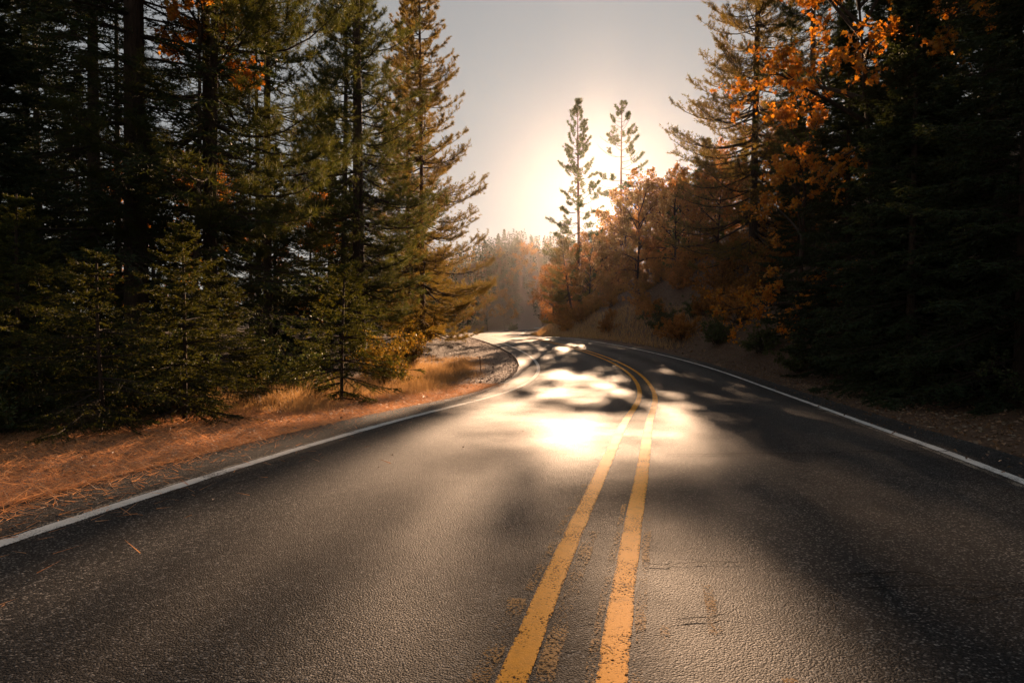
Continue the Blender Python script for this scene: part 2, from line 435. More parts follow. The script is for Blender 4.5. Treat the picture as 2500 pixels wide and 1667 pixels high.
def strip_mesh(name, y0, y1, o0, o1, z, mat, step=.5, jag=0.0, seed=0, skirt=0):
    ys = [y0]
    while ys[-1] < y1: ys.append(min(y1, ys[-1] + step * (1 + max(0, ys[-1]) * .02)))
    ys = np.array(ys)
    y, x, nr = along(0, 0, ys)
    g = rng(seed)
    a = np.full(len(y), o0) + (g.uniform(-jag, jag, len(y)) if jag else 0)
    b = np.full(len(y), o1) + (g.uniform(-jag, jag, len(y)) if jag else 0)
    A = np.stack([x + nr[:, 0] * a, y + nr[:, 1] * a, z + road_z(y)], -1)
    B = np.stack([x + nr[:, 0] * b, y + nr[:, 1] * b, z + road_z(y)], -1)
    cols = [A, B]
    if skirt:
        A2 = A.copy(); A2[:, 2] -= skirt; A2[:, :2] -= nr * .03
        B2 = B.copy(); B2[:, 2] -= skirt; B2[:, :2] += nr * .03
        cols = [A2] + [A + (B - A) * q for q in np.linspace(0, 1, 29)] + [B2]
    V = np.stack(cols, 1); k = len(cols); n = len(y)
    i = np.arange(n * k).reshape(n, k)
    F = np.stack([i[:-1, :-1], i[:-1, 1:], i[1:, 1:], i[1:, :-1]], -1).reshape(-1, 4)
    at = {'across': np.tile([-1.0, 1.0], n)} if k == 2 else {'off': np.tile(np.r_[o0, np.linspace(o0, o1, k - 2), o1], n)}
    return mk(name, V.reshape(-1, 3), F, mat, False, at)

LW, RW = -3.42, 3.30       # edge lines
road = add('road', strip_mesh('road', -30, 300, LW - .78, RW + .62, .03, M['asphalt'], .25, .02, 5, .10))
tag(road, 'worn two lane asphalt road winding through the forest', None, None, 'structure')
ZP = .034
add('edge_line', strip_mesh('edge_line', -8, 290, LW - .065, LW + .065, ZP, M['white'], .45, .0015, 1), road)
add('edge_line', strip_mesh('edge_line', -8, 290, RW - .06, RW + .06, ZP, M['white'], .45, .0015, 2), road)
YL, YR = -.175, .175
add('centre_line', strip_mesh('centre_line', -4, 290, YL - .058, YL + .058, ZP, M['yellow'], .45, .0015, 3), road)
add('centre_line', strip_mesh('centre_line', -4, 290, YR - .058, YR + .058, ZP, M['yellow'], .45, .0015, 4), road)
for (y0, y1, a, b, mt) in [(1.2, 3.1, YL - .17, YL - .07, 'yellow_old'), (1.2, 4.2, YL + .065, YL + .155, 'yellow_old'), (1.2, 4.6, YR + .065, YR + .12, 'yellow_old'),
                           (3.2, 5.5, YL - .12, YL - .062, 'yellow_old'), (1.2, 4.9, YR - .105, YR - .062, 'yellow_old'), (1.2, 2.95, YR + .17, YR + .215, 'yellow_old'), (2.9, 3.45, YR + .37, YR + .43, 'yellow_old'),
                           (1.5, 2.6, YR + .6, YR + .66, 'yellow_old'), (2, 16, LW - .115, LW - .068, 'white_old'), (2, 14, RW - .15, RW - .07, 'white_old')]:
    add('worn_paint_strip', strip_mesh('worn_paint_strip', y0, y1, a, b, ZP + .0, M[mt], .12, .008, int(y0 * 10 + a * 100) % 999), road)

def ribbon(pts, w, seed, z=.0385):
    """jagged crack through world points"""
    g = rng(seed); pts = np.array(pts, float); out = []
    for a, b in zip(pts[:-1], pts[1:]):
        n = max(3, int(np.linalg.norm(b - a) / .05))
        for i in range(n): out.append(a + (b - a) * i / n)
    out.append(pts[-1]); P = np.array(out)
    P += g.normal(0, .010, P.shape) + np.stack([vnoise(P[:, 0], P[:, 1], .25, seed), vnoise(P[:, 1], P[:, 0], .25, seed + 3)], -1) * .10
    T = norm(np.gradient(P, axis=0)); nr = np.stack([T[:, 1], -T[:, 0]], -1)
    ww = 1.5 * w * g.uniform(.25, 1.0, (len(P), 1)); ww[0] = ww[-1] = w * .1
    zz = z + road_z(P[:, 1])
    A = np.c_[P - nr * ww, zz]; B = np.c_[P + nr * ww, zz]
    V = np.stack([A, B], 1).reshape(-1, 3); i = np.arange(0, 2 * (len(P) - 1), 2)
    F = np.concatenate([np.stack([i, i + 1, i + 3], -1), np.stack([i, i + 3, i + 2], -1)])
    return mk('crack', V, F, M['crack'])
cracks = [([(1.55, 6.95), (2.5, 7.0), (3.4, 7.05), (4.75, 7.15)], .010), ([(1.6, 6.9), (2.2, 6.96), (3.0, 6.93), (3.6, 7.05)], .006),
          ([(-2.5, 5.0), (-2.05, 6.1), (-1.65, 7.3), (-1.45, 8.2), (-1.15, 9.0)], .007), ([(-1.75, 7.2), (-1.5, 7.35), (-1.35, 7.9), (-1.0, 8.3)], .006),
          ([(-1.6, 8.0), (-1.3, 7.8), (-1.0, 8.1), (-.8, 8.9)], .006), ([(-1.5, 8.6), (-1.2, 8.5), (-.95, 9.2), (-.6, 10.1)], .006), ([(-1.3, 9.3), (-.9, 9.6), (-.55, 10.6), (-.2, 11.4)], .006),
          ([(1.65, 3.42), (2.0, 3.46), (2.35, 3.4), (2.75, 3.3)], .006), ([(1.7, 3.28), (2.05, 3.3), (2.3, 3.26), (2.5, 3.34)], .005), ([(2.1, 3.12), (2.3, 3.2), (2.5, 3.16), (2.8, 3.2)], .005),
          ([(2.1, 3.3), (2.2, 3.18), (2.12, 3.05)], .004), ([(.62, 3.6), (.9, 3.63), (1.25, 3.66)], .004), ([(.72, 2.95), (.95, 2.97), (1.1, 2.93)], .004), ([(.20, 2.62), (.34, 2.66), (.44, 2.64)], .003),
          ([(-2.9, 4.6), (-2.4, 5.6), (-2.1, 6.3)], .005), ([(.22, 2.9), (.34, 2.92), (.40, 2.91)], .003)]
for i, (p, w) in enumerate(cracks):
    add('crack', ribbon(p, w, 50 + i), road)

# ------------------------------------------------------------------ tree builders (each returns {part: mesh})
def trunk_geo(g, H, r0, bend=.12, k=10, n=16, flare=1.35):
    t = np.linspace(0, 1, n)
    ph = g.uniform(0, 6.28, 2)
    x = bend * (np.sin(t * 2.2 + ph[0]) - np.sin(ph[0])) ; y = bend * (np.sin(t * 2.6 + ph[1]) - np.sin(ph[1]))
    P = np.stack([x, y, t * H - .25 * (t == 0)], -1)
    rad = r0 * (1 - t) ** .8 + .012
    rad[0] *= flare
    return P, rad

def trunk_at(P, z):
    return np.stack([np.interp(z, P[:, 2], P[:, 0]), np.interp(z, P[:, 2], P[:, 1]), z], -1)

def tuft_needles(g, pos, d, n, length, width, spread=1.0):
    k = len(pos)
    base = np.repeat(pos, n, 0); dd = np.repeat(d, n, 0)
    nd = norm(dd * .6 + rand_unit(g, k * n) * spread)
    base = base + dd * g.uniform(-.35, .1, (k * n, 1)) * length
    return blades(base, nd, length * g.uniform(.65, 1.1, k * n), width, g)

def pine(seed, H, r0, cb, L0, step=.62, per=4.5, tuft=.2, nn=12, width=.012, dens=3.0, bark='bark', mat='pine', dead=0.0, topshape=.85, bend=.15, split_limbs=False, lowfull=.6, tufts_per=3, t0=.22):
    g = rng(seed)
    P, rad = trunk_geo(g, H, r0, bend)
    V, F = tubes(P[None], rad[None], 10)
    parts = {'trunk': mk('trunk', V, F, M[bark], True)}
    zs = []; z = cb
    while z < H - .25:
        zs += [z + g.uniform(-.15, .15)] * max(1, int(round(per + g.uniform(-1.6, 1.2)))); z += step * g.uniform(.75, 1.25) * (1 - .45 * (z - cb) / (H - cb))
    zs = np.array(zs); B = len(zs); rel = np.clip((zs - cb) / (H - cb), 0, 1)
    prof = (1 - rel) ** topshape * np.minimum(1, lowfull + rel * 2.2)
    L = L0 * prof * g.uniform(.5, 1.12, B) + .22
    az = g.uniform(0, 2 * np.pi, B)
    pit = np.radians(-12 + 55 * rel ** 1.2 + g.normal(0, 8, B))
    t = np.linspace(0, 1, 7)
    h = np.stack([np.cos(az), np.sin(az), np.zeros(B)], -1); sd = np.stack([-np.sin(az), np.cos(az), np.zeros(B)], -1)
    wob = g.normal(0, .06, (B, 1)) * L[:, None]
    root = trunk_at(P, zs)
    bp = root[:, None] + h[:, None] * (L[:, None] * t * np.cos(pit)[:, None])[..., None] + sd[:, None] * (wob * np.sin(t * 3.1))[..., None]
    bp[..., 2] += L[:, None] * (np.sin(pit)[:, None] * t - .10 * np.sin(np.pi * t) + .16 * t ** 3)
    br = np.maximum(.006, (.011 * L + .006)[:, None] * (1 - .88 * t))
    LG = Geo()
    if split_limbs:
        big = np.argsort(-L)[:90 if B > 170 else B]; rest = np.setdiff1d(np.arange(B), big)
        parts['limb'] = [mk('limb', *tubes(bp[q:q + 1], br[q:q + 1], 6), M['twig'], True) for q in big]
        if len(rest): LG.put(*tubes(bp[rest], br[rest], 5))
    else: LG.put(*tubes(bp, br, 5))
    # side shoots
    ns = np.maximum(3, (L * dens).astype(int) + 2)
    bi = np.repeat(np.arange(B), ns)
    tt = g.uniform(t0, 1.0, len(bi)) ** .8
    f = tt * 6; i0 = np.minimum(f.astype(int), 5); fr = (f - i0)[:, None]
    p0 = bp[bi, i0] * (1 - fr) + bp[bi, i0 + 1] * fr
    tan = norm(bp[bi, i0 + 1] - bp[bi, i0])
    sgn = g.choice([-1, 1], len(bi))[:, None]
    ang = np.radians(g.uniform(25, 75, len(bi)))[:, None]
    sdir = norm(tan * np.cos(ang) + np.cross(tan, np.array([0, 0, 1.0])) * sgn * np.sin(ang) + g.normal(0, .22, (len(bi), 3)) + np.array([0, 0, .12]))
    Ls = np.maximum(.18, L[bi] * (.10 + .26 * (1 - tt)) * g.uniform(.6, 1.25, len(bi)))
    u = np.array([0, .5, 1.0])
    sp = p0[:, None] + sdir[:, None] * (Ls[:, None] * u)[..., None]
    sp[..., 2] += Ls[:, None] * .18 * u ** 2 - .0
    LG.put(*tubes(sp, np.maximum(.004, .010 * Ls[:, None] * (1 - .7 * u)), 3))
    parts['limbs'] = LG.mesh('limbs', M['twig'], False)
    alive = g.random(B) > dead * (1.4 - rel)
    keep = alive[bi]
    pos = []; dr = []
    for q in range(tufts_per):
        uu = (q + 1) / tufts_per
        pp = p0 + (sp[:, 2] - p0) * uu + g.normal(0, .05, p0.shape) * Ls[:, None] * 1.2
        pos.append(pp[keep]); dr.append(norm(sdir + np.array([0, 0, .45]) + g.normal(0, .25, sdir.shape))[keep])
    pos.append(bp[alive, -1]); dr.append(norm(bp[alive, -1] - bp[alive, -2]))
    pos = np.concatenate(pos); dr = np.concatenate(dr)
    V, F = tuft_needles(g, pos, dr, nn, tuft, width)
    parts['crown'] = mk('crown', V, F, M[mat])
    return parts

def fir(seed, H, r0, cb, L0, step=.45, per=5, dens=4.0, blade=.11, bw=.02, nb=12, mat='fir', droop=.18, top=.9, subf=.30, r_k=8, bend=.05, twig=True, flat=.35, sparse=0.0, lv=(.6, 1.12)):
    g = rng(seed)
    P, rad = trunk_geo(g, H, r0, bend)
    V, F = tubes(P[None], rad[None], r_k)
    parts = {'trunk': mk('trunk', V, F, M['bark'], True)}
    zs = []; z = cb
    while z < H - .05 * H ** .5:
        zs += [z + g.uniform(-.2, .2) * step] * max(2, int(round(per + g.uniform(-1.5, 1.5)))); z += step * g.uniform(.8, 1.2) * (1 - .5 * z / H)
    zs = np.array(zs); B = len(zs); rel = np.clip(zs / H, 0, 1)
    L = (L0 * (1 - rel) ** top) * g.uniform(*lv, B) + .03 * L0
    az = g.uniform(0, 2 * np.pi, B)
    pit = np.radians(-8 + 45 * rel ** 1.6 + g.normal(0, 6, B))
    t = np.linspace(0, 1, 6)
    h = np.stack([np.cos(az), np.sin(az), np.zeros(B)], -1)
    root = trunk_at(P, zs)
    bp = root[:, None] + h[:, None] * (L[:, None] * t * np.cos(pit)[:, None])[..., None]
    bp[..., 2] += L[:, None] * (np.sin(pit)[:, None] * t - droop * t ** 1.5 + droop * .7 * t ** 4)
    LG = Geo(); LG.put(*tubes(bp, np.maximum(.0018 * L0, (.010 * L)[:, None] * (1 - .85 * t)), 4))
    ns = np.maximum(4, (L / L0 * dens * 6).astype(int) + 3)
    bi = np.repeat(np.arange(B), ns)
    tt = g.uniform(.12, 1.0, len(bi)) ** .85
    f = tt * 5; i0 = np.minimum(f.astype(int), 4); fr = (f - i0)[:, None]
    p0 = bp[bi, i0] * (1 - fr) + bp[bi, i0 + 1] * fr
    tan = norm(bp[bi, i0 + 1] - bp[bi, i0])
    sgn = g.choice([-1, 1], len(bi))[:, None]
    ang = np.radians(g.uniform(30, 62, len(bi)))[:, None]
    sdir = norm(tan * np.cos(ang) + np.cross(tan, np.array([0, 0, 1.0])) * sgn * np.sin(ang) + g.normal(0, .13, (len(bi), 3)) - np.array([0, 0, .22 + droop * .5]))
    Ls = L[bi] * (.07 + subf * (1 - tt) ** .8) * g.uniform(.6, 1.2, len(bi)) + .02 * L0
    if twig:
        u = np.array([0, 1.0]); sp = p0[:, None] + sdir[:, None] * (Ls[:, None] * u)[..., None]
        LG.put(*tubes(sp, np.maximum(.0012 * L0, .010 * Ls[:, None] * (1 - .7 * u)), 3))
    parts['limbs'] = LG.mesh('limbs', M['twig'])
    if sparse:
        k = g.random(len(bi)) > sparse; p0, sdir, Ls, tan = p0[k], sdir[k], Ls[k], tan[k]
    # needles along every shoot, mostly in its plane
    n = len(p0); w = g.uniform(0, 1, (n, nb))
    base = p0[:, None] + sdir[:, None] * (Ls[:, None] * w)[..., None]
    up = np.array([0, 0, 1.0]); side = norm(np.cross(sdir, up))
    s2 = g.choice([-1, 1], (n, nb))[..., None]
    nd = norm(sdir[:, None] * .75 + side[:, None] * s2 * .8 + g.normal(0, flat, (n, nb, 3)))
    V, F = blades(base.reshape(-1, 3), nd.reshape(-1, 3), blade * g.uniform(.7, 1.15, n * nb), bw, g)
    G2 = Geo(); G2.put(V, F)
    # leader shoots along the branch tips
    wt = g.uniform(.45, 1.02, (B, nb)); f = np.minimum(wt, 1) * 5; i0 = np.minimum(f.astype(int), 4); fr = (f - i0)[..., None]
    bb = np.arange(B)[:, None]
    pb = bp[bb, i0] * (1 - fr) + bp[bb, i0 + 1] * fr; tn = norm(bp[bb, i0 + 1] - bp[bb, i0])
    nd = norm(tn * .8 + g.normal(0, .5, pb.shape))
    G2.put(*blades(pb.reshape(-1, 3), nd.reshape(-1, 3), blade * 1.1, bw, g))
    parts['crown'] = G2.mesh('crown', M[mat])
    return parts

def broadleaf(seed, H, r0, cb, rad, nprim=10, nsec=6, nter=5, nleaf=14, leaf=.14, tmpl=LOBED, mat='maple', bark='bark', updir=.5, stems=1, hang=.35, clump=.45, trunk=True):
    g = rng(seed)
    parts = {}
    LG = Geo()
    if trunk:
        P, rr = trunk_geo(g, H * .88, r0, .25 * H / 10, 8)
        V, F = tubes(P[None], rr[None], 8)
        parts['trunk'] = mk('trunk', V, F, M[bark], True)
        zr = np.sort(g.uniform(cb, H * .85, nprim)); root = trunk_at(P, zr)
    else:
        zr = np.zeros(nprim); root = np.c_[g.normal(0, .12 * rad, (nprim, 2)), np.full(nprim, -.1)]
    az = np.arange(nprim) * 2.4 + g.uniform(-.5, .5, nprim)
    relz = np.clip((zr - cb) / max(.1, H * .85 - cb), 0, 1)
    L = rad * (1.0 - .55 * np.abs(relz - .35)) * g.uniform(.75, 1.15, nprim)
    el = np.radians(10 + 50 * relz + 40 * (updir - .5) + g.normal(0, 9, nprim)) if trunk else np.radians(g.uniform(25, 88, nprim))
    if not trunk: L = np.maximum(H * np.sin(el), rad * np.cos(el)) * g.uniform(.7, 1.1, nprim)
    d = np.stack([np.cos(az) * np.cos(el), np.sin(az) * np.cos(el), np.sin(el)], -1)
    t = np.linspace(0, 1, 6)
    def grow(root, d, L, r, k, sag):
        n = len(root); c = g.normal(0, .16, (n, 1, 3))
        p = root[:, None] + d[:, None] * (L[:, None] * t)[..., None] + c * (L[:, None] * t ** 2)[..., None]
        p[..., 2] -= sag * L[:, None] * t ** 2
        LG.put(*tubes(p, np.maximum(.004, r[:, None] * (1 - .8 * t)), k)); return p
    def childs(p, L, nper, t0, lf, spread):
        n = len(p); bi = np.repeat(np.arange(n), nper); tt = g.uniform(t0, 1, len(bi)); f = tt * 5; i0 = np.minimum(f.astype(int), 4); fr = (f - i0)[:, None]
        p0 = p[bi, i0] * (1 - fr) + p[bi, i0 + 1] * fr; tan = norm(p[bi, i0 + 1] - p[bi, i0])
        dd = norm(tan + rand_unit(g, len(bi)) * spread); LL = L[bi] * lf * (1.15 - .5 * tt) * g.uniform(.6, 1.2, len(bi))
        return p0, dd, LL
    p1 = grow(root, d, L, np.maximum(.012, .022 * L) if trunk else np.full(nprim, .008 + .006 * H), 5, .05)
    a = childs(p1, L, nsec, .25, .48, .85); p2 = grow(*a, .012 * a[2] + .003, 4, .08)
    b = childs(p2, a[2], nter, .25, .5, .9); p3 = grow(*b, .008 * b[2] + .002, 3, .12)
    parts['limbs'] = LG.mesh('limbs', M['twig'])
    # leaves along the finest shoots and around them
    n = len(p3); w = g.uniform(.2, 1.05, (n, nleaf)); f = np.minimum(w, 1) * 5; i0 = np.minimum(f.astype(int), 4); fr = (f - i0)[..., None]
    bb = np.arange(n)[:, None]
    pos = (p3[bb, i0] * (1 - fr) + p3[bb, i0 + 1] * fr).reshape(-1, 3) + g.normal(0, leaf * clump, (n * nleaf, 3))
    k = len(pos)
    Z = norm(rand_unit(g, k) + np.array([0, 0, .7])); Y = norm(np.cross(Z, rand_unit(g, k)) - np.array([0, 0, hang])); X = norm(np.cross(Y, Z)); Z = np.cross(X, Y)
    V, F = stamp(tmpl[0], tmpl[1], pos, X, Y, Z, leaf * g.uniform(.6, 1.15, k))
    if len(F) and not trunk:
        V[:, 2] = np.maximum(V[:, 2], -.05)
    parts['crown'] = mk('crown', V, F, M[mat])
    return parts

def place(parts, name, x, y, label, cat, group=None, scale=1.0, rot=0.0, tilt=(0, 0), sink=.0, crown_name=None, zs=None):
    e = bpy.data.objects.new(name, None); C.objects.link(e)
    e.empty_display_size = .3
    e.location = (x, y, gz(x, y) - sink)
    e.rotation_euler = (tilt[0], tilt[1], rot)
    e.scale = (scale, scale, zs or scale)
    tag(e, label, cat, group)
    trunk = None
    for pn, me in parts.items():
        if pn == 'limb':
            for lm in me: add('limb', lm, trunk)
            continue
        o = add(pn, me, trunk if (pn in ('limbs', 'twigs') and trunk) else e)
        if pn == 'trunk': trunk = o
    return e

# ------------------------------------------------------------------ trees on the left of the road
hero = pine(11, 25, .28, 2.0, 4.4, step=.46, per=5.4, tuft=.17, nn=15, width=.015, dens=5.5, tufts_per=4, split_limbs=True)
place(hero, 'pine_tree', -6.75, 30, 'tall dark pine with a straight trunk behind the dry grass', 'pine')
back = pine(12, 29, .17, 1.2, 5.0, step=.5, per=5.2, tuft=.2, nn=13, width=.022, dens=5.0, mat='pine_warm', bark='bark_red', lowfull=.85, tufts_per=4, split_limbs=True)
place(back, 'pine_tree', -5.9, 45, 'sunlit olive pine with drooping limbs hanging over the gravel shoulder', 'pine')
side = pine(13, 19, .12, 3.6, 4.6, step=.55, per=4.8, tuft=.24, nn=24, width=.010, dens=4.2, mat='pine', tufts_per=4)
fillp = pine(14, 25, .18, 2.5, 4.4, step=.5, per=5, tuft=.19, nn=13, width=.018, dens=5.0, tufts_per=4)
place(fillp, 'pine_tree', -10.2, 28.5, 'bushy pine filling the gap left of the straight dark pine', 'pine')
place(back, 'pine_tree', -8.3, 55, 'olive pine standing just behind the sunlit olive pine', 'pine', rot=2.4)
place(fillp, 'pine_tree', -9.4, 38, 'dark pine in the row behind the straight dark pine', 'pine', rot=1.7)
place(side, 'pine_tree', -7.1, 16, 'slim pine with long olive needle tufts beside the dark fir trunks', 'pine')

firA = fir(21, 27, .28, 2.5, 4.5, step=.5, per=5, dens=5.5, blade=.13, bw=.028, nb=22)
firB = fir(22, 24, .22, 1.2, 4.0, step=.48, per=5, dens=5.5, blade=.13, bw=.03, nb=22)
firC = fir(23, 20, .13, 3.0, 3.0, step=.5, per=4, dens=3.6, blade=.11, bw=.02, nb=14, sparse=.3, droop=.32)
firD = fir(24, 16, .16, .2, 3.6, step=.4, per=6, dens=5.5, blade=.15, bw=.04, nb=20)
place(firA, 'fir_tree', -8.8, 16, 'very thick dark fir trunk rising behind the young spruces', 'fir tree', rot=1.0)
place(firB, 'fir_tree', -13.4, 22, 'medium dark fir trunk standing left of the thickest fir', 'fir tree', rot=2.2)
place(firC, 'fir_tree', -7.9, 17.8, 'thin fir with bare drooping branches beside the slim olive pine', 'fir tree', rot=.4)
GL = 'shaded firs in the wood left of the road'
LL = 'dark fir in the shaded wood behind the left verge'
k = 0
for (x, y, pr, sc) in [(-9.6, 12.2, firD, .62), (-12.5, 15.5, firD, .8), (-17, 21, firA, .8), (-15.5, 27, firC, 1.0), (-20, 29, firB, .85), (-11.5, 31, firC, 1.0), (-24, 34, firA, .9),
                       (-17.5, 40, firB, .95), (-12, 45, firD, 1.0), (-28, 44, firD, 1.1), (-21, 55, firC, 1.1), (-11.5, 22, firD, .5), (-12.5, 36, firD, .7), (-14, 60, firD, .9), (-9.5, 70, firD, .75), (-13, 88, firB, .8),
                       (-20, 76, firA, .8), (-12, 112, firD, .9), (-17, 130, firB, .8)]:
    place(pr, 'fir_tree', x, y, LL, 'fir tree', GL, sc, k * 1.7); k += 1

spA = fir(31, 2.7, .02, .08, 1.35, step=.13, per=7.5, lv=(.3, 1.2), dens=4.6, blade=.036, bw=.008, nb=34, mat='spruce', droop=.14, top=.85, subf=.30, r_k=6, bend=.02, flat=.5)
spB = fir(32, 3.0, .022, .05, 1.4, step=.14, per=7.5, lv=(.3, 1.2), dens=4.6, blade=.036, bw=.008, nb=34, mat='spruce', droop=.12, top=.8, subf=.32, r_k=6, bend=.02, flat=.5)
spC = fir(33, 2.4, .02, .05, 1.5, step=.15, per=6.5, dens=4.6, blade=.036, bw=.008, nb=34, mat='spruce', droop=.2, top=.7, subf=.3, r_k=6, bend=.05, flat=.5, lv=(.25, 1.25))
place(spC, 'young_spruce', -5.45, 9.1, 'low young spruce with lit branch tips spreading over the needle litter', 'spruce', rot=.3)
place(spB, 'young_spruce', -5.0, 10.4, 'taller young spruce just behind the low one, right side catching sun', 'spruce', rot=2.0, scale=1.02)
place(spC, 'young_spruce', -3.55, 14.2, 'young spruce at the end of the dry grass, green boughs lit from the road', 'spruce', rot=4.1, scale=1.2)
place(spA, 'young_spruce', -7.2, 10.0, 'shaded young spruce deeper in the left wood than the lit pair', 'spruce', rot=3.0, scale=1.25)
place(spA, 'young_spruce', -5.6, 13.0, 'dark young spruce filling the gap between lit spruces', 'spruce', rot=5.0, scale=1.05)

mapleN = broadleaf(41, 11.2, .07, 7.0, 1.7, 9, 6, 4, 12, .12, LOBED, 'maple')
place(mapleN, 'maple_tree', -7.2, 15.2, 'slender maple with a sprig of orange leaves high against the firs', 'maple', rot=.6)
mapleB = broadleaf(42, 10, .12, 1.8, 3.4, 11, 6, 5, 12, .19, KITE, 'maple')
GA = 'autumn trees glowing through the left wood'
for i, (x, y, s) in enumerate([(-16, 36, 1.0), (-21, 40, 1.1), (-11.5, 40, .9), (-26, 48, 1.2), (-15, 52, 1.1)]):
    place(mapleB, 'maple_tree', x, y, 'orange autumn maple seen through gaps in the left firs', 'maple', GA, s, i * 1.3)

# ------------------------------------------------------------------ right bank
R1 = pine(51, 31, .26, 1.5, 6.3, lowfull=.85, step=.48, per=5.4, tuft=.2, nn=13, width=.022, dens=5.2, mat='pine_warm', tufts_per=4, split_limbs=True)
place(R1, 'pine_tree', 15.8, 45, 'broad tall pine on the bank with warm backlit crown edge', 'pine')
R2 = pine(52, 26, .2, 3, 3.6, step=.55, per=4.8, tuft=.2, nn=13, width=.02, dens=4.4, tufts_per=4)
place(R2, 'pine_tree', 16.6, 38, 'dark pine standing right of the broad backlit pine', 'pine')
mapleR = broadleaf(53, 13, .08, 6.0, 3.2, 14, 7, 5, 15, .125, LOBED, 'maple')
place(mapleR, 'maple_tree', 9.3, 17.5, 'maple with bright golden orange leaves above the dark right bank', 'maple', rot=1.0)
mapleS = broadleaf(54, 10, .12, 1.5, 3.2, 12, 7, 5, 15, .13, LOBED, 'maple')
place(mapleS, 'maple_tree', 11.2, 27, 'lower maple hanging orange leaves below the broad pine', 'maple', rot=2.0)
GR = 'shaded firs on the right bank'
LR = 'dark dense fir on the shaded right bank'
for i, (x, y, pr, sc) in enumerate([(9.4, 12.6, firD, .75), (9.1, 15.6, firD, .62), (9.9, 17.0, firD, .7), (11.8, 15.5, firB, .85), (13.6, 19.5, firA, .85), (10.6, 21.5, firD, .72), (16.5, 23, firB, .9), (18.5, 29, firA, .9), (15.5, 15.5, firD, 1.0), (12.4, 11.3, firD, .95),
                                    (21, 34, firB, 1.0), (19.5, 40, firD, .9), (9.8, 9.4, firD, .62), (13.6, 25, firD, .9), (12.4, 29.5, firD, .6), (24, 42, firA, .9), (19, 47, firB, .7)]):
    place(pr, 'fir_tree', x, y, LR, 'fir tree', GR, sc, i * 2.1 + .5)

T1 = pine(61, 26, .26, 2.0, 4.7, step=.8, per=3.8, t0=.4, tuft=.34, nn=12, width=.05, dens=3.2, mat='pine', bark='bark_red', topshape=.7, lowfull=1.0, split_limbs=True)
place(T1, 'pine_tree', 8.9, 90, 'left one of two lone pines flanking the sun glow', 'pine', scale=1.06)
T2 = pine(62, 24, .25, 9.0, 4.9, step=.9, per=3.2, t0=.5, tuft=.36, nn=12, width=.055, dens=3.6, mat='pine', bark='bark_red', topshape=.65, lowfull=.6, dead=.35, split_limbs=True)
place(T2, 'pine_tree', 15.5, 97, 'right one of two lone pines, long bare trunk under a narrow top', 'pine', scale=1.06)
T3 = pine(63, 9.5, .16, .8, 4.2, step=.7, per=4, tuft=.3, nn=14, width=.05, dens=4.5, mat='pine_warm', lowfull=1.0)
place(T3, 'pine_tree', 7.6, 86, 'short leaning pine on the bank corner below the lone pines', 'pine', tilt=(0, -.14))

oakA = broadleaf(71, 9, .12, 1.2, 3.8, 13, 6, 5, 13, .26, KITE, 'oak', updir=.6)
oakB = broadleaf(72, 7, .10, .6, 3.2, 12, 6, 5, 13, .24, KITE, 'oak', updir=.7)
GO = 'russet oaks on the sunlit bank'
for i, (x, y, pr, s) in enumerate([(15.5, 60, oakA, .85), (18, 66, oakA, 1.0), (13, 72, oakB, .85), (17.5, 80, oakA, 1.0), (22, 75, oakA, 1.15), (11.8, 84, oakB, .75), (20.5, 92, oakA, 1.35), (26, 88, oakA, 1.2), (13.2, 98, oakB, .9),
                                   (25, 104, oakA, 1.2), (22, 58, oakA, 1.1), (28, 70, oakA, 1.2), (10.2, 92, oakB, .7), (31, 98, oakA, 1.2), (16, 110, oakB, 1.0), (11.5, 88, oakA, 1.1), (14.2, 91, oakA, 1.0), (9.8, 97, oakB, 1.1), (12.8, 95, oakA, 1.15), (9.2, 82, oakB, 1.1),
                                   (17.5, 95, oakA, 1.32), (10.6, 101, oakB, 1.05), (13.6, 83, oakA, .85), (15.4, 78, oakA, 1.22), (12.4, 68, oakA, 1.12), (16.6, 72, oakA, 1.12), (13.4, 79, oakA, 1.15), (14.2, 60, oakA, 1.0), (15.6, 52, oakA, 1.0), (12.4, 76, oakB, 1.0), (11.8, 95, oakB, 1.1), (19, 54, oakA, .9)]):
    place(pr, 'oak_tree', x, y, 'russet backlit oak on the hazy right bank', 'oak', GO, s * .88, i * 1.9)
GB = 'trees round the bank corner'
for i, (x, y, s) in enumerate([(8.5, 140, 1.1), (9.5, 152, 1.3), (11.5, 163, 1.4), (13.5, 150, 1.4), (14.5, 175, 1.5), (10.5, 130, 1.2), (17, 160, 1.5)]):
    place(oakA, 'oak_tree', x, y, 'russet oak standing behind the bank corner round the bend', 'oak', GB, s, i * 2.2)
GP = 'small pines among the oaks'
smallp = pine(73, 10, .12, .6, 2.6, step=.6, per=4, tuft=.3, nn=13, width=.05, dens=3.6, mat='pine', lowfull=1.0)
for i, (x, y, s) in enumerate([(19.5, 84, .9), (15.5, 64, .85), (24, 96, 1.0), (20.2, 72, 1.1), (27, 80, 1.1)]):
    place(smallp, 'pine_tree', x, y, 'small pine poking out of the oaks on the right bank', 'pine', GP, s, i * 2.3)

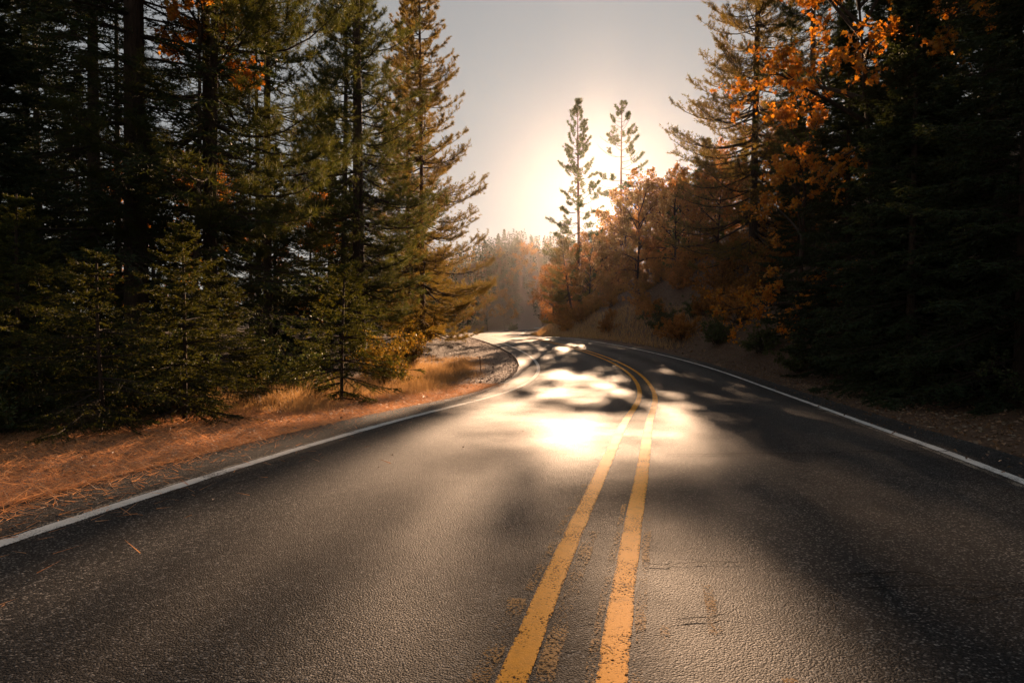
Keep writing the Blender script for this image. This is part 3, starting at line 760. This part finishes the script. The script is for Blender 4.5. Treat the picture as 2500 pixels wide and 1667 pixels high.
# shrubs
shG = broadleaf(81, 1.5, .02, 0, 1.4, 26, 5, 4, 12, .07, KITE, 'shrub', trunk=False)
shY = broadleaf(82, 1.6, .02, 0, 1.1, 22, 5, 4, 10, .075, KITE, 'shrub_gold', trunk=False)
shO = broadleaf(83, 1.6, .02, 0, 1.5, 22, 5, 4, 10, .11, KITE, 'oak', trunk=False)
place(shG, 'shrub', 9.9, 45, 'green bush at the foot of the right bank', 'bush', scale=1.1)
place(shG, 'shrub', 11.6, 43.5, 'smaller green bush touching the one at the bank foot', 'bush', scale=.8, rot=2)
place(shO, 'shrub', 6.3, 80, 'orange bush on the bank corner where the road bends', 'bush', scale=1.3)
GS = 'brown bushes on the bank'
for i, (x, y, s) in enumerate([(11.5, 60, 1.1), (9.6, 66, .9), (12.8, 52, 1.0), (9.2, 74, 1.0), (14.5, 68, 1.1), (10.4, 55, .8), (8.0, 77, .9), (15, 48, 1.2), (12.2, 40, 1.0), (16, 75, 1.2), (11, 78, 1.0), (13.5, 44, 1.3), (12, 36, 1.1), (14, 56, 1.3), (17, 52, 1.4), (16.5, 61, 1.3), (13, 60, 1.0), (18.5, 45, 1.4), (10.4, 49, .8), (11.2, 70, .9), (9.5, 83, .8), (14.2, 39, 1.2), (16, 42, 1.3)]):
    place(shO, 'shrub', x, y, 'russet brown brush growing on the right bank', 'bush', GS, s, i * 1.1)
gb = rng(77)
for i in range(26):
    y = float(gb.uniform(36, 82)); x = float(xc(y) + gb.uniform(6.3, 13)); place(shO, 'shrub', x, y, 'russet brown brush growing on the right bank', 'bush', GS, float(gb.uniform(.5, 1.0)), i * .9)
GT = 'dark bushes under the right firs'
for i, (x, y, s) in enumerate([(10.2, 24, .9), (9.6, 18.5, .8), (8.9, 14.5, .8), (11.0, 30, .9), (8.9, 11, .8), (10.6, 35, 1.0), (8.4, 8.4, .8)]):
    place(shG, 'shrub', x, y, 'dark bush under the firs along the right shoulder', 'bush', GT, s, i * 1.5)
for i, (x, y, s, lab) in enumerate([(-3.5, 19.2, .75, 'small yellow green bush just past the spruce in the dry grass'), (-4.4, 22, .9, 'yellow green bush at the back of the dry grass'), (-4.2, 27.5, .9, 'golden bush by the gravel shoulder opposite the steel stake'),
                               (-5.0, 33, 1.0, 'golden bush at the foot of the straight dark pine'), (-5.8, 45, 1.1, 'yellow green bush under the sunlit olive pine'), (-6.2, 52, 1.2, 'golden bush just beyond the sunlit olive pine'),
                               (-6.8, 60, 1.2, 'last golden bush of the left verge before the bend')]):
    place(shY, 'shrub', x, y, lab, 'bush', None, s, i * 1.4)
GD = 'dark undergrowth bushes left'
for i, (x, y, s) in enumerate([(-6.6, 7.4, .8), (-6.9, 8.6, .9), (-7.8, 10.5, 1.0), (-5.9, 11.4, .9), (-5.2, 15.6, .9), (-6.4, 18, 1.0), (-8.8, 9.2, 1.1), (-9.5, 13.8, 1.2), (-7.2, 13.6, 1.1), (-5.9, 21, 1.0)]):
    place(shG, 'shrub', x, y, 'dark bush in the undergrowth behind the young spruces', 'bush', GD, s, i * 1.6)

# ------------------------------------------------------------------ beyond the bend
farA = broadleaf(91, 11, .16, 1.0, 4.2, 12, 6, 5, 9, .36, KITE, 'oak', updir=.7)
farG = fir(92, 13, .2, .3, 3.4, step=.6, per=5, dens=3.0, blade=.4, bw=.1, nb=8, mat='far_conifer', twig=False)
place(farA, 'maple_tree', -2.4, 212, 'round orange tree beyond the bend, biggest of the roadside autumn trees', 'maple', scale=1.1)
place(farA, 'maple_tree', -6.8, 190, 'dull orange tree left of the round orange one beyond the bend', 'maple', scale=.85, rot=2)
place(farG, 'fir_tree', 1.2, 240, 'green fir between two orange trees beyond the bend', 'fir tree')
place(farA, 'maple_tree', 4.2, 262, 'orange tree behind the bank corner beyond the far bend', 'maple', scale=1.5, rot=4)
place(farA, 'maple_tree', 8.5, 268, 'orange tree half hidden by the bank corner', 'maple', scale=.9, rot=1)
place(shG, 'shrub', .2, 205, 'pale green roadside bush under the round orange tree', 'bush', scale=1.7)
place(farG, 'fir_tree', -13.5, 175, 'green fir beyond the bend behind the left wood', 'fir tree', scale=.9, rot=1)
place(farA, 'maple_tree', -10.5, 160, 'orange tree at the left wood end beyond the bend', 'maple', scale=.7, rot=3)

def far_forest():
    g = rng(7); n = 2200
    x = g.uniform(-120, 120, n); y = g.uniform(212, 362, n); z = ground_z(x, y)
    keep = (np.abs(x - xc(y)) > 14) & (y < 400)
    keep &= ground_z(x, y) > 1.0
    x, y, z = x[keep], y[keep], z[keep]
    con = g.random(len(x)) < .86
    for nm, msk, mt, lab in (('far_conifer_wood', con, 'far_conifer', 'hazy conifer wood covering the distant hill'), ('far_autumn_wood', ~con, 'far_leaf', 'hazy autumn trees scattered over the distant hill')):
        X, Y, Z = x[msk], y[msk], z[msk]; m = len(X); q = 70
        H = g.uniform(5, 10, m) * (1 if nm == 'far_conifer_wood' else .75)
        u = g.random((m, q))
        if nm == 'far_conifer_wood': r = (1 - u) ** .9 * H[:, None] * .20 * np.sqrt(g.random((m, q))); zz = u * H[:, None]
        else:
            r = np.sqrt(np.clip(1 - (2 * u - 1) ** 2, 0, 1)) * H[:, None] * .38 * g.random((m, q)) ** .4; zz = (.2 + .8 * u) * H[:, None]
        a = g.uniform(0, 6.283, (m, q))
        base = np.stack([X[:, None] + r * np.cos(a), Y[:, None] + r * np.sin(a), Z[:, None] + zz], -1).reshape(-1, 3)
        k = len(base); d = norm(np.stack([np.cos(a), np.sin(a), -.35 + 0 * a], -1).reshape(-1, 3) + g.normal(0, .4, (k, 3)))
        V, F = blades(base, d, g.uniform(.4, .9, k), g.uniform(.35, .75, k), g)
        tag(add(nm, mk(nm, V, F, M[mt])), lab, 'wood', None, 'stuff')
far_forest()
GF = 'conifers on the distant ridge'
for i, (x, y, s) in enumerate([(-6, 300, .8), (-3.4, 303, .9), (2.5, 310, .6), (15, 318, .75), (9, 314, .65), (-12, 296, .7)]):
    place(farG, 'fir_tree', x, y, 'tiny conifer standing on the distant hill skyline', 'fir tree', GF, s, i)

# ------------------------------------------------------------------ roadside furniture
def box_g(G, c, sz, bev=0):
    c = np.array(c, float); s = np.array(sz, float) / 2
    v = np.array([(a, b, d) for a in (-1, 1) for b in (-1, 1) for d in (-1, 1)], float) * s + c
    f = np.array([(0, 1, 3), (0, 3, 2), (4, 6, 7), (4, 7, 5), (0, 4, 5), (0, 5, 1), (2, 3, 7), (2, 7, 6), (0, 2, 6), (0, 6, 4), (1, 5, 7), (1, 7, 3)])
    G.put(v, f)
def bx(name, c, sz, mat, parent):
    G = Geo(); box_g(G, c, sz); o = add(name, G.mesh(name, mat), parent)
    b = o.modifiers.new('bevel', 'BEVEL'); b.width = min(sz) * .12; b.segments = 2
    return o
M['rust'] = plain('rusty_steel', (.14, .06, .03), .8)
M['dark_green'] = plain('dark_green_paint', (.012, .03, .022), .5)
M['galv'] = plain('galvanised_steel', (.5, .5, .5), .4, .6)
M['wood'] = plain('weathered_wood', (.16, .11, .07), .85)
st = tag(bpy.data.objects.new('marker_stake', None), 'thin rusty steel stake leaning in the left gravel shoulder', 'stake'); C.objects.link(st)
st.location = (-1.14, 25, gz(-1.14, 25)); st.rotation_euler = (0, -.07, .3)
bx('post', (0, 0, .27), (.028, .02, .62), M['rust'], st)
bx('flange', (0, .016, .27), (.008, .012, .60), M['rust'], st)
bx('cap', (0, 0, .59), (.04, .03, .02), M['rust'], st)
mb = tag(bpy.data.objects.new('roadside_box', None), 'small dark green box on a post at the outside of the bend', 'mailbox'); C.objects.link(mb)
mb.location = (-6.5, 150, gz(-6.5, 150)); mb.rotation_euler = (0, 0, .2)
bx('post', (0, 0, .35), (.14, .14, .9), M['wood'], mb)
bx('box', (0, 0, .95), (.5, .55, .42), M['dark_green'], mb)
bx('lid', (0, 0, 1.19), (.56, .6, .05), M['dark_green'], mb)
gr = tag(bpy.data.objects.new('guard_rail', None), 'pale metal guard rail beyond the far bend', 'guard rail'); C.objects.link(gr)
gr.location = (0, 0, 0)
ys = np.arange(222, 254, 4.0); y_, x_, n_ = along(0, 0, ys)
px = x_ + n_[:, 0] * (LW - 1.6); py = y_ + n_[:, 1] * (LW - 1.6)
pz = road_z(py) - .05
for a, b, c in zip(px, py, pz):
    bx('post', (a, b, c + .32), (.15, .15, .8), M['galv'], gr)
G = Geo()
for dz, rr in ((.0, .09), (.17, .09)):
    G.put(*tubes(np.stack([px + .10, py, np.full(len(px), .0) + pz + .50 + dz], -1)[None], np.full((1, len(px)), rr), 8))
add('rail', G.mesh('rail', M['galv'], True), gr)

# ------------------------------------------------------------------ litter, gravel, grass
def lay(g, n, s0, s1, y0, y1, ypow=1.0, spow=1.0):
    y = y0 + (y1 - y0) * g.random(n) ** ypow; s = s0 + (s1 - s0) * g.random(n) ** spow
    x = xc(y) + s; return x, y, ground_z(x, y), s

def needle_litter():
    g = rng(101); n = 120000
    x, y, z, s = lay(g, n, -4.25, -8.0, 2.5, 20, 1.5, 1.3)
    edge = g.random(n) < .04; s2 = np.where(edge, -4.25 + g.exponential(.25, n), s); x = xc(y) + s2
    z = np.where(s2 > -4.2, .036 + road_z(y), np.maximum(ground_z(x, y), np.where(s2 > -4.3, .03 + road_z(y), -9)))
    a = g.normal(.35, .7, n) + np.pi * g.integers(0, 2, n)
    d = np.stack([np.cos(a), np.sin(a), g.normal(.2, .28, n)], -1); d = norm(d)
    z = z + g.uniform(.0, .035, n) * (~edge) + .004
    sd = norm(np.stack([-d[:, 1], d[:, 0], g.normal(0, .6, n)], -1))
    V, F = blades(np.stack([x, y, z], -1), d, g.uniform(.06, .16, n), .0052, g, sd)
    tag(add('pine_needle_litter', mk('pine_needle_litter', V, F, M['needle_litter'])), 'orange brown fallen pine needles matted along the left verge', 'litter', None, 'stuff')
needle_litter()

def leaf_litter(name, label, seed, n, s0, s1, y0, y1, size, mat, ypow=1.4, tm=KITE, spow=1.0):
    g = rng(seed)
    x, y, z, s = lay(g, n, s0, s1, y0, y1, ypow, spow)
    onroad = (s > LW - .78) & (s < RW + .62)
    z = np.where(onroad, .032 + road_z(y), z) + g.uniform(.003, .02, n)
    Z = norm(g.normal(0, .35, (n, 3)) + np.array([0, 0, 1.0])); Y = norm(np.cross(Z, rand_unit(g, n))); X = np.cross(Y, Z)
    V, F = stamp(tm[0] * np.array([1, 1, 2.5]), tm[1], np.stack([x, y, z], -1), X, Y, Z, size * g.uniform(.5, 1.2, n))
    tag(add(name, mk(name, V, F, M[mat])), label, 'litter', None, 'stuff')
leaf_litter('leaf_litter', 'pale fallen leaves scattered over the right shoulder and bank', 111, 16000, 4.0, 12, 3, 34, .075, 'leaf_litter')
leaf_litter('leaf_litter', 'brown fallen leaves on the left gravel shoulder', 112, 6000, -4.25, -8.5, 6, 60, .06, 'leaf_litter')
leaf_litter('leaf_litter', 'russet leaves covering the far right bank', 113, 14000, 4.6, 24, 34, 105, .16, 'leaf_litter', 1.0)
leaf_litter('leaf_litter', 'few dry leaves along the right asphalt edge', 114, 260, 3.3, 4.1, 4, 30, .05, 'leaf_litter')

leaf_litter('leaf_litter', 'scattered dry leaves blown onto the left lane', 115, 60, -4.1, -1.0, 4, 26, .03, 'leaf_litter', 1.0, KITE, 2.0)

PEB = (np.array([(1, 0, 0), (-1, .1, 0), (.1, .9, 0), (0, -1, .05), (.1, 0, .7), (0, 0, -.6)], float), np.array([(0, 2, 4), (2, 1, 4), (1, 3, 4), (3, 0, 4), (2, 0, 5), (1, 2, 5), (3, 1, 5), (0, 3, 5)]))
M['stone'] = leaf_mat('gravel_stones', [(.20, .14, .11), (.33, .23, .17), (.44, .33, .25)], 0.0, .8)
def pebbles():
    g = rng(121); n = 14000
    x, y, z, s = lay(g, n, -4.22, -7.6, 9, 55, 1.5, 1.6)
    Z = norm(g.normal(0, .4, (n, 3)) + np.array([0, 0, 1.0])); Y = norm(np.cross(Z, rand_unit(g, n))); X = np.cross(Y, Z)
    V, F = stamp(PEB[0], PEB[1], np.stack([x, y, z + .002], -1), X, Y, Z, .014 * g.lognormal(0, .5, n))
    tag(add('gravel', mk('gravel', V, F, M['stone'])), 'loose reddish gravel on the left shoulder of the bend', 'gravel', None, 'stuff')
pebbles()

def grass():
    g = rng(131); n = 90000
    x, y, z, s = lay(g, n, -4.8, -8.8, 11.5, 34, 1.3)
    w = vnoise(x, y, 1.1, 9) + .5
    den = sst((-s - 5.0 - 1.2 * vnoise(x, y, 2.5, 4)) / 1.6) * np.clip(w * 1.5 - .2, 0, 1) * sst((34 - y) / 8)
    k = g.random(n) < den; x, y, z = x[k], y[k], z[k]; den = den[k]; n = len(x)
    d = norm(np.stack([g.normal(0, .42, n), g.normal(0, .42, n), np.ones(n)], -1))
    V, F = blades(np.stack([x, y, z - .01], -1), d, g.uniform(.12, .62, n) * (.35 + .65 * den), .007, g)
    tag(add('dry_grass', mk('dry_grass', V, F, M['grass'])), 'dry golden grass lit along the left verge', 'grass', None, 'stuff')
    # dry grass on the bank corner and along the bank foot
    m = 14000
    x, y, z, s = lay(g, m, 5.0, 9.5, 38, 96, .8, 1.3)
    d = norm(np.stack([g.normal(0, .35, m), g.normal(0, .35, m), np.ones(m)], -1))
    V, F = blades(np.stack([x, y, z - .02], -1), d, g.uniform(.2, .6, m), .03, g)
    tag(add('dry_grass', mk('dry_grass', V, F, M['grass'])), 'dry tan grass on the foot of the right bank by the bend', 'grass', None, 'stuff')
grass()

# ------------------------------------------------------------------ haze
def haze():
    G = Geo(); box_g(G, (0, 155, 22), (1320, 440, 52))
    m, t, out = nt('haze')
    v = N(t, 'ShaderNodeVolumePrincipled')
    v.inputs['Color'].default_value = (.98, .93, .88, 1)
    v.inputs['Density'].default_value = HAZE_DENSITY
    v.inputs['Anisotropy'].default_value = HAZE_G
    t.links.new(v.outputs[0], out.inputs['Volume'])
    tag(add('haze', G.mesh('haze', m)), 'thin warm haze in the valley air', None, None, 'stuff')
haze()
